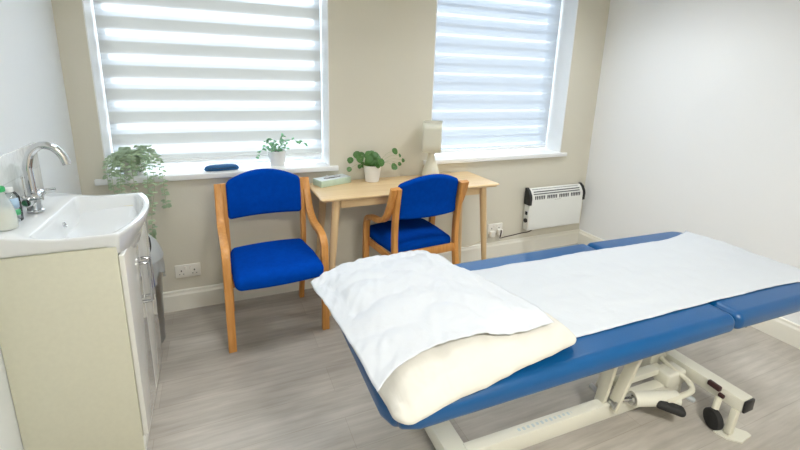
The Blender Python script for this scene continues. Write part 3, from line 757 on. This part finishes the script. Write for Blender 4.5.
# lifting linkage
mk('lift_arm', MB().bar(L(1.525, 1.066, .085), L(1.735, 1.066, .575), .022, .050, .004, (0, 1, 0)), M['pale_metal'], bed)
mk('lift_arm', MB().bar(L(1.56, 1.165, .085), L(1.74, 1.165, .575), .022, .050, .004, (0, 1, 0)), M['pale_metal'], bed)
mk('lift_arm', MB().bar(L(1.50, 1.110, .09), L(1.60, 1.110, .575), .022, .050, .004, (0, 1, 0)), M['pale_metal'], bed)
mk('pivot_bolt', MB().tube([L(1.528, 1.052, .112), L(1.528, 1.19, .112)], .012, 14).tube([L(1.528, 1.046, .112), L(1.528, 1.056, .112)], .019, 14), M['steel'], bed)
act = MB().tube([L(1.63, 1.050, .118), L(1.835, .985, .108)], .033, 20)
mk('actuator_cylinder', act, M['white_metal'], bed)
mk('actuator_rod', MB().tube([L(1.54, 1.075, .120), L(1.64, 1.047, .118)], .011, 14).tube([L(1.616, 1.0545, .118), L(1.632, 1.0495, .118)], .024, 16), M['chrome'], bed)
mk('link_bar', MB().bar(L(1.60, 1.135, .145), L(1.90, 1.12, .155), .045, .032, .006), M['white_metal'], bed)
mk('motor_housing', MB().box(L(1.86, 1.045, .10), L(1.985, 1.125, .172), .012, 3), M['white_metal'], bed)
pb = smooth([L(1.985, 1.165, .175), L(1.945, 1.155, .178), L(1.930, 1.08, .168), L(1.945, 1.015, .148), L(1.92, .975, .134), L(1.85, .972, .128), L(1.76, .982, .118)], 7)
mk('pedal_bar', MB().tube(pb, .0125, 12), M['pale_metal'], bed)
pm = Matrix.Translation(L(1.765, .965, .100)) @ Matrix.Rotation(R(-38), 4, 'Z') @ Matrix.Rotation(R(12), 4, 'Y')
mk('foot_pedal', MB().rbox(.062, .026, .019, .0185, (4, 2, 1), 4, pm), M['rubber'], bed, 70)
mk('cable_gland', MB().tube([L(1.90, .985, .10), L(1.93, .965, .085)], .012, 12), M['grey_plastic'], bed)
mk('pivot_bracket', MB().box(L(1.87, 1.15, .10), L(1.95, 1.20, .29), .006), M['white_metal'], bed)
mk('rubber_stop', MB().tube([L(1.84, .815, .585), L(1.84, .815, .63)], .016, 14), M['rubber'], bed)

# ------------------------------------------------------------------ paper, pillow, sheet
def nz(x, y, s, k=0.): return noise.noise(Vector((x * s, y * s, k)))
def paperf(u, v):
    xl = .50 + 1.585 * u          # couch coordinates
    w0, w1 = -.268, .250
    t = max(0, (u - .80) / .20)
    w1 = .250 + .09 * t * t; w0 = -.268 - .02 * t
    y = w0 + (w1 - w0) * v
    z = PT + .0025 + .004 * (1 - (y / .365) ** 2) - (.012 * max(0, xl - 1.342) / .69)
    z += .0035 * nz(xl, y * 2.5, 7) + .002 * nz(xl * 2, y, 14, 3) + .0015
    z += .012 * t * (.5 + nz(xl, y, 5, 8))
    if xl > 2.03: z -= .10 * ((xl - 2.03) / .055) ** 2 * .25
    return (xl, y, z)
pp = mk('couch_paper', MB().grid(120, 40, paperf), M['paper'], None, 80, solid=.0012)
pp.matrix_world = bm_
tag(pp, 'long white paper roll sheet spread along the blue couch', 'paper sheet')

PX, PY, PA, HX, HY, HZ = .612, 1.104, R(9), .322, .344, .050       # the pillow lies a little askew
def pworld(x, y): return PX + x * math.cos(PA) - y * math.sin(PA), PY + x * math.sin(PA) + y * math.cos(PA)
PH = .104
def pil_k(u, v): return (1 - .5 * abs(u) ** 5) * (1 - .5 * abs(v) ** 5)
def pil_hx(x, v): return HX * (1 - .14 * (1 + v)) if x > 0 else HX * (1.06 - .12 * (1 + v))
def pilwarp(p):
    v = p.y / HY; u = p.x / HX
    X, Y = pworld(u * pil_hx(u, v), HY * v + .002 * math.sin(u * 9))
    wr = (.005 * nz(u, v * 2, 3, 2) - .014 * abs(nz(u * 3 + v, v * 1.2, 2.6, 6)) + .006 * nz(u * 9 + v * 3, v * 2, 2, 1)) * (p.z + PH / 2) / PH
    return (X, Y, .7145 + (p.z + PH / 2) * pil_k(u, v) + wr)
plo = mk('pillow', MB().rbox(HX, HY, PH / 2, .047, (22, 22, 3), 6, None, pilwarp), M['pillow'], None, 80)
tag(plo, 'plump cream pillow at the head end of the couch', 'pillow')
def pil_top(x, y):
    v = max(-1, min(1, y / HY)); u = max(-1, min(1, x / pil_hx(x, v))); return .7145 + PH * pil_k(u, v)
def coverf(a, b):
    x0 = -.358 + .064 * b; x1 = .225 - .02 * b + .010 * math.sin(b * 7)
    x = x0 + (x1 - x0) * a
    y0 = -.270 + .035 * math.sin(PI * min(1, a * 1.5)) - .035 * a * a + .006 * math.sin(a * 13)
    y1 = .335 + .012 * math.sin(a * 5)
    y = y0 + (y1 - y0) * b
    z = pil_top(max(x, -.262), max(min(y, .285), -.285)) + .006
    if x < -.262: z -= .20 * (-.262 - x) * (1 + .5 * nz(b, 0, 6))
    z += .016 * abs(nz(a + b * .3, b, 4.2, 1)) + .006 * abs(nz(a * 2 - b, b, 7, 4)) + .002 * nz(a, b, 22, 9)
    if a > .86: z += .004 * math.sin(b * 16)
    if b < .06 and a < .6: z += .006 * (1 - b / .06)
    X, Y = pworld(x, y)
    return (X, Y, z)
sheet = mk('pillow_sheet', MB().grid(72, 72, coverf), M['cover'], None, 80, solid=.0012)
tag(sheet, 'creased white protective sheet draped over the cream pillow', 'sheet')

# ------------------------------------------------------------------ light
w = bpy.data.worlds.new('overcast_sky'); bpy.context.scene.world = w; w.use_nodes = True
nt = w.node_tree; bg = nt.nodes['Background']
tc = nt.nodes.new('ShaderNodeTexCoord'); sx = nt.nodes.new('ShaderNodeSeparateXYZ'); nt.links.new(tc.outputs['Generated'], sx.inputs[0])
rp = nt.nodes.new('ShaderNodeValToRGB'); e = rp.color_ramp.elements       # overcast sky: dim ground, bright zenith
e[0].position = .0; e[0].color = (.055, .058, .06, 1); e[1].position = .95; e[1].color = (.84, .93, 1., 1)
for p_, c_ in ((.10, (.09, .10, .11)), (.30, (.33, .39, .45)), (.55, (.72, .84, .95))):
    q = e.new(p_); q.color = (*c_, 1)
nt.links.new(sx.outputs['Z'], rp.inputs['Fac']); nt.links.new(rp.outputs['Color'], bg.inputs[0]); bg.inputs[1].default_value = 46
def area(name, loc, size, energy, col, rot=(0, 0, 0)):
    l = bpy.data.lights.new(name, 'AREA'); l.shape = 'RECTANGLE'; l.size, l.size_y = size; l.energy = energy; l.color = col
    o = bpy.data.objects.new(name, l); C.objects.link(o); o.location = loc; o.rotation_euler = rot
    return o
for loc, e_, sp_deg, c_ in (((2.1, 1.95, ZC - .02), 13, 125, (.93, .97, 1.)), ((.15, 1.75, ZC - .02), 7.5, 125, (.93, .97, 1.)), ((.9, -.75, ZC - .02), 56, 142, (1., .98, .93))):
    area('added_ceiling_fill', loc, (.6, .6), e_, c_).data.spread = R(sp_deg)  # added fill lamps out of view, the warm one lighting from behind the camera

# ------------------------------------------------------------------ camera
F, CY = 422.84, 179.22
yaw, pitch, roll = R(23.6206), R(13.8457), R(1.6835)
fw = Vector((math.sin(yaw) * math.cos(pitch), math.cos(yaw) * math.cos(pitch), -math.sin(pitch)))
r0 = Vector((math.cos(yaw), -math.sin(yaw), 0)); u0 = r0.cross(fw)
rt = r0 * math.cos(roll) + u0 * math.sin(roll); uu = -r0 * math.sin(roll) + u0 * math.cos(roll)
cd = bpy.data.cameras.new('camera'); cam = bpy.data.objects.new('camera', cd); C.objects.link(cam)
mw = Matrix((rt, uu, -fw)).transposed().to_4x4(); mw.translation = (0, 0, 1.5); cam.matrix_world = mw
cd.sensor_width = 36; cd.lens = F / 800 * 36; cd.shift_y = -(225 - CY) / 800; cd.clip_start = .02
sc = bpy.context.scene; sc.camera = cam
vs_ = sc.view_settings; vs_.view_transform = 'Standard'; vs_.look = 'None'; vs_.exposure = .13; vs_.gamma = 1; vs_.use_curve_mapping = False
sc.cycles.use_denoising = True; sc.cycles.max_bounces = 10; sc.cycles.diffuse_bounces = 6; sc.cycles.transparent_max_bounces = 12
sc.cycles.sample_clamp_indirect = 8; sc.cycles.caustics_reflective = False; sc.cycles.caustics_refractive = False
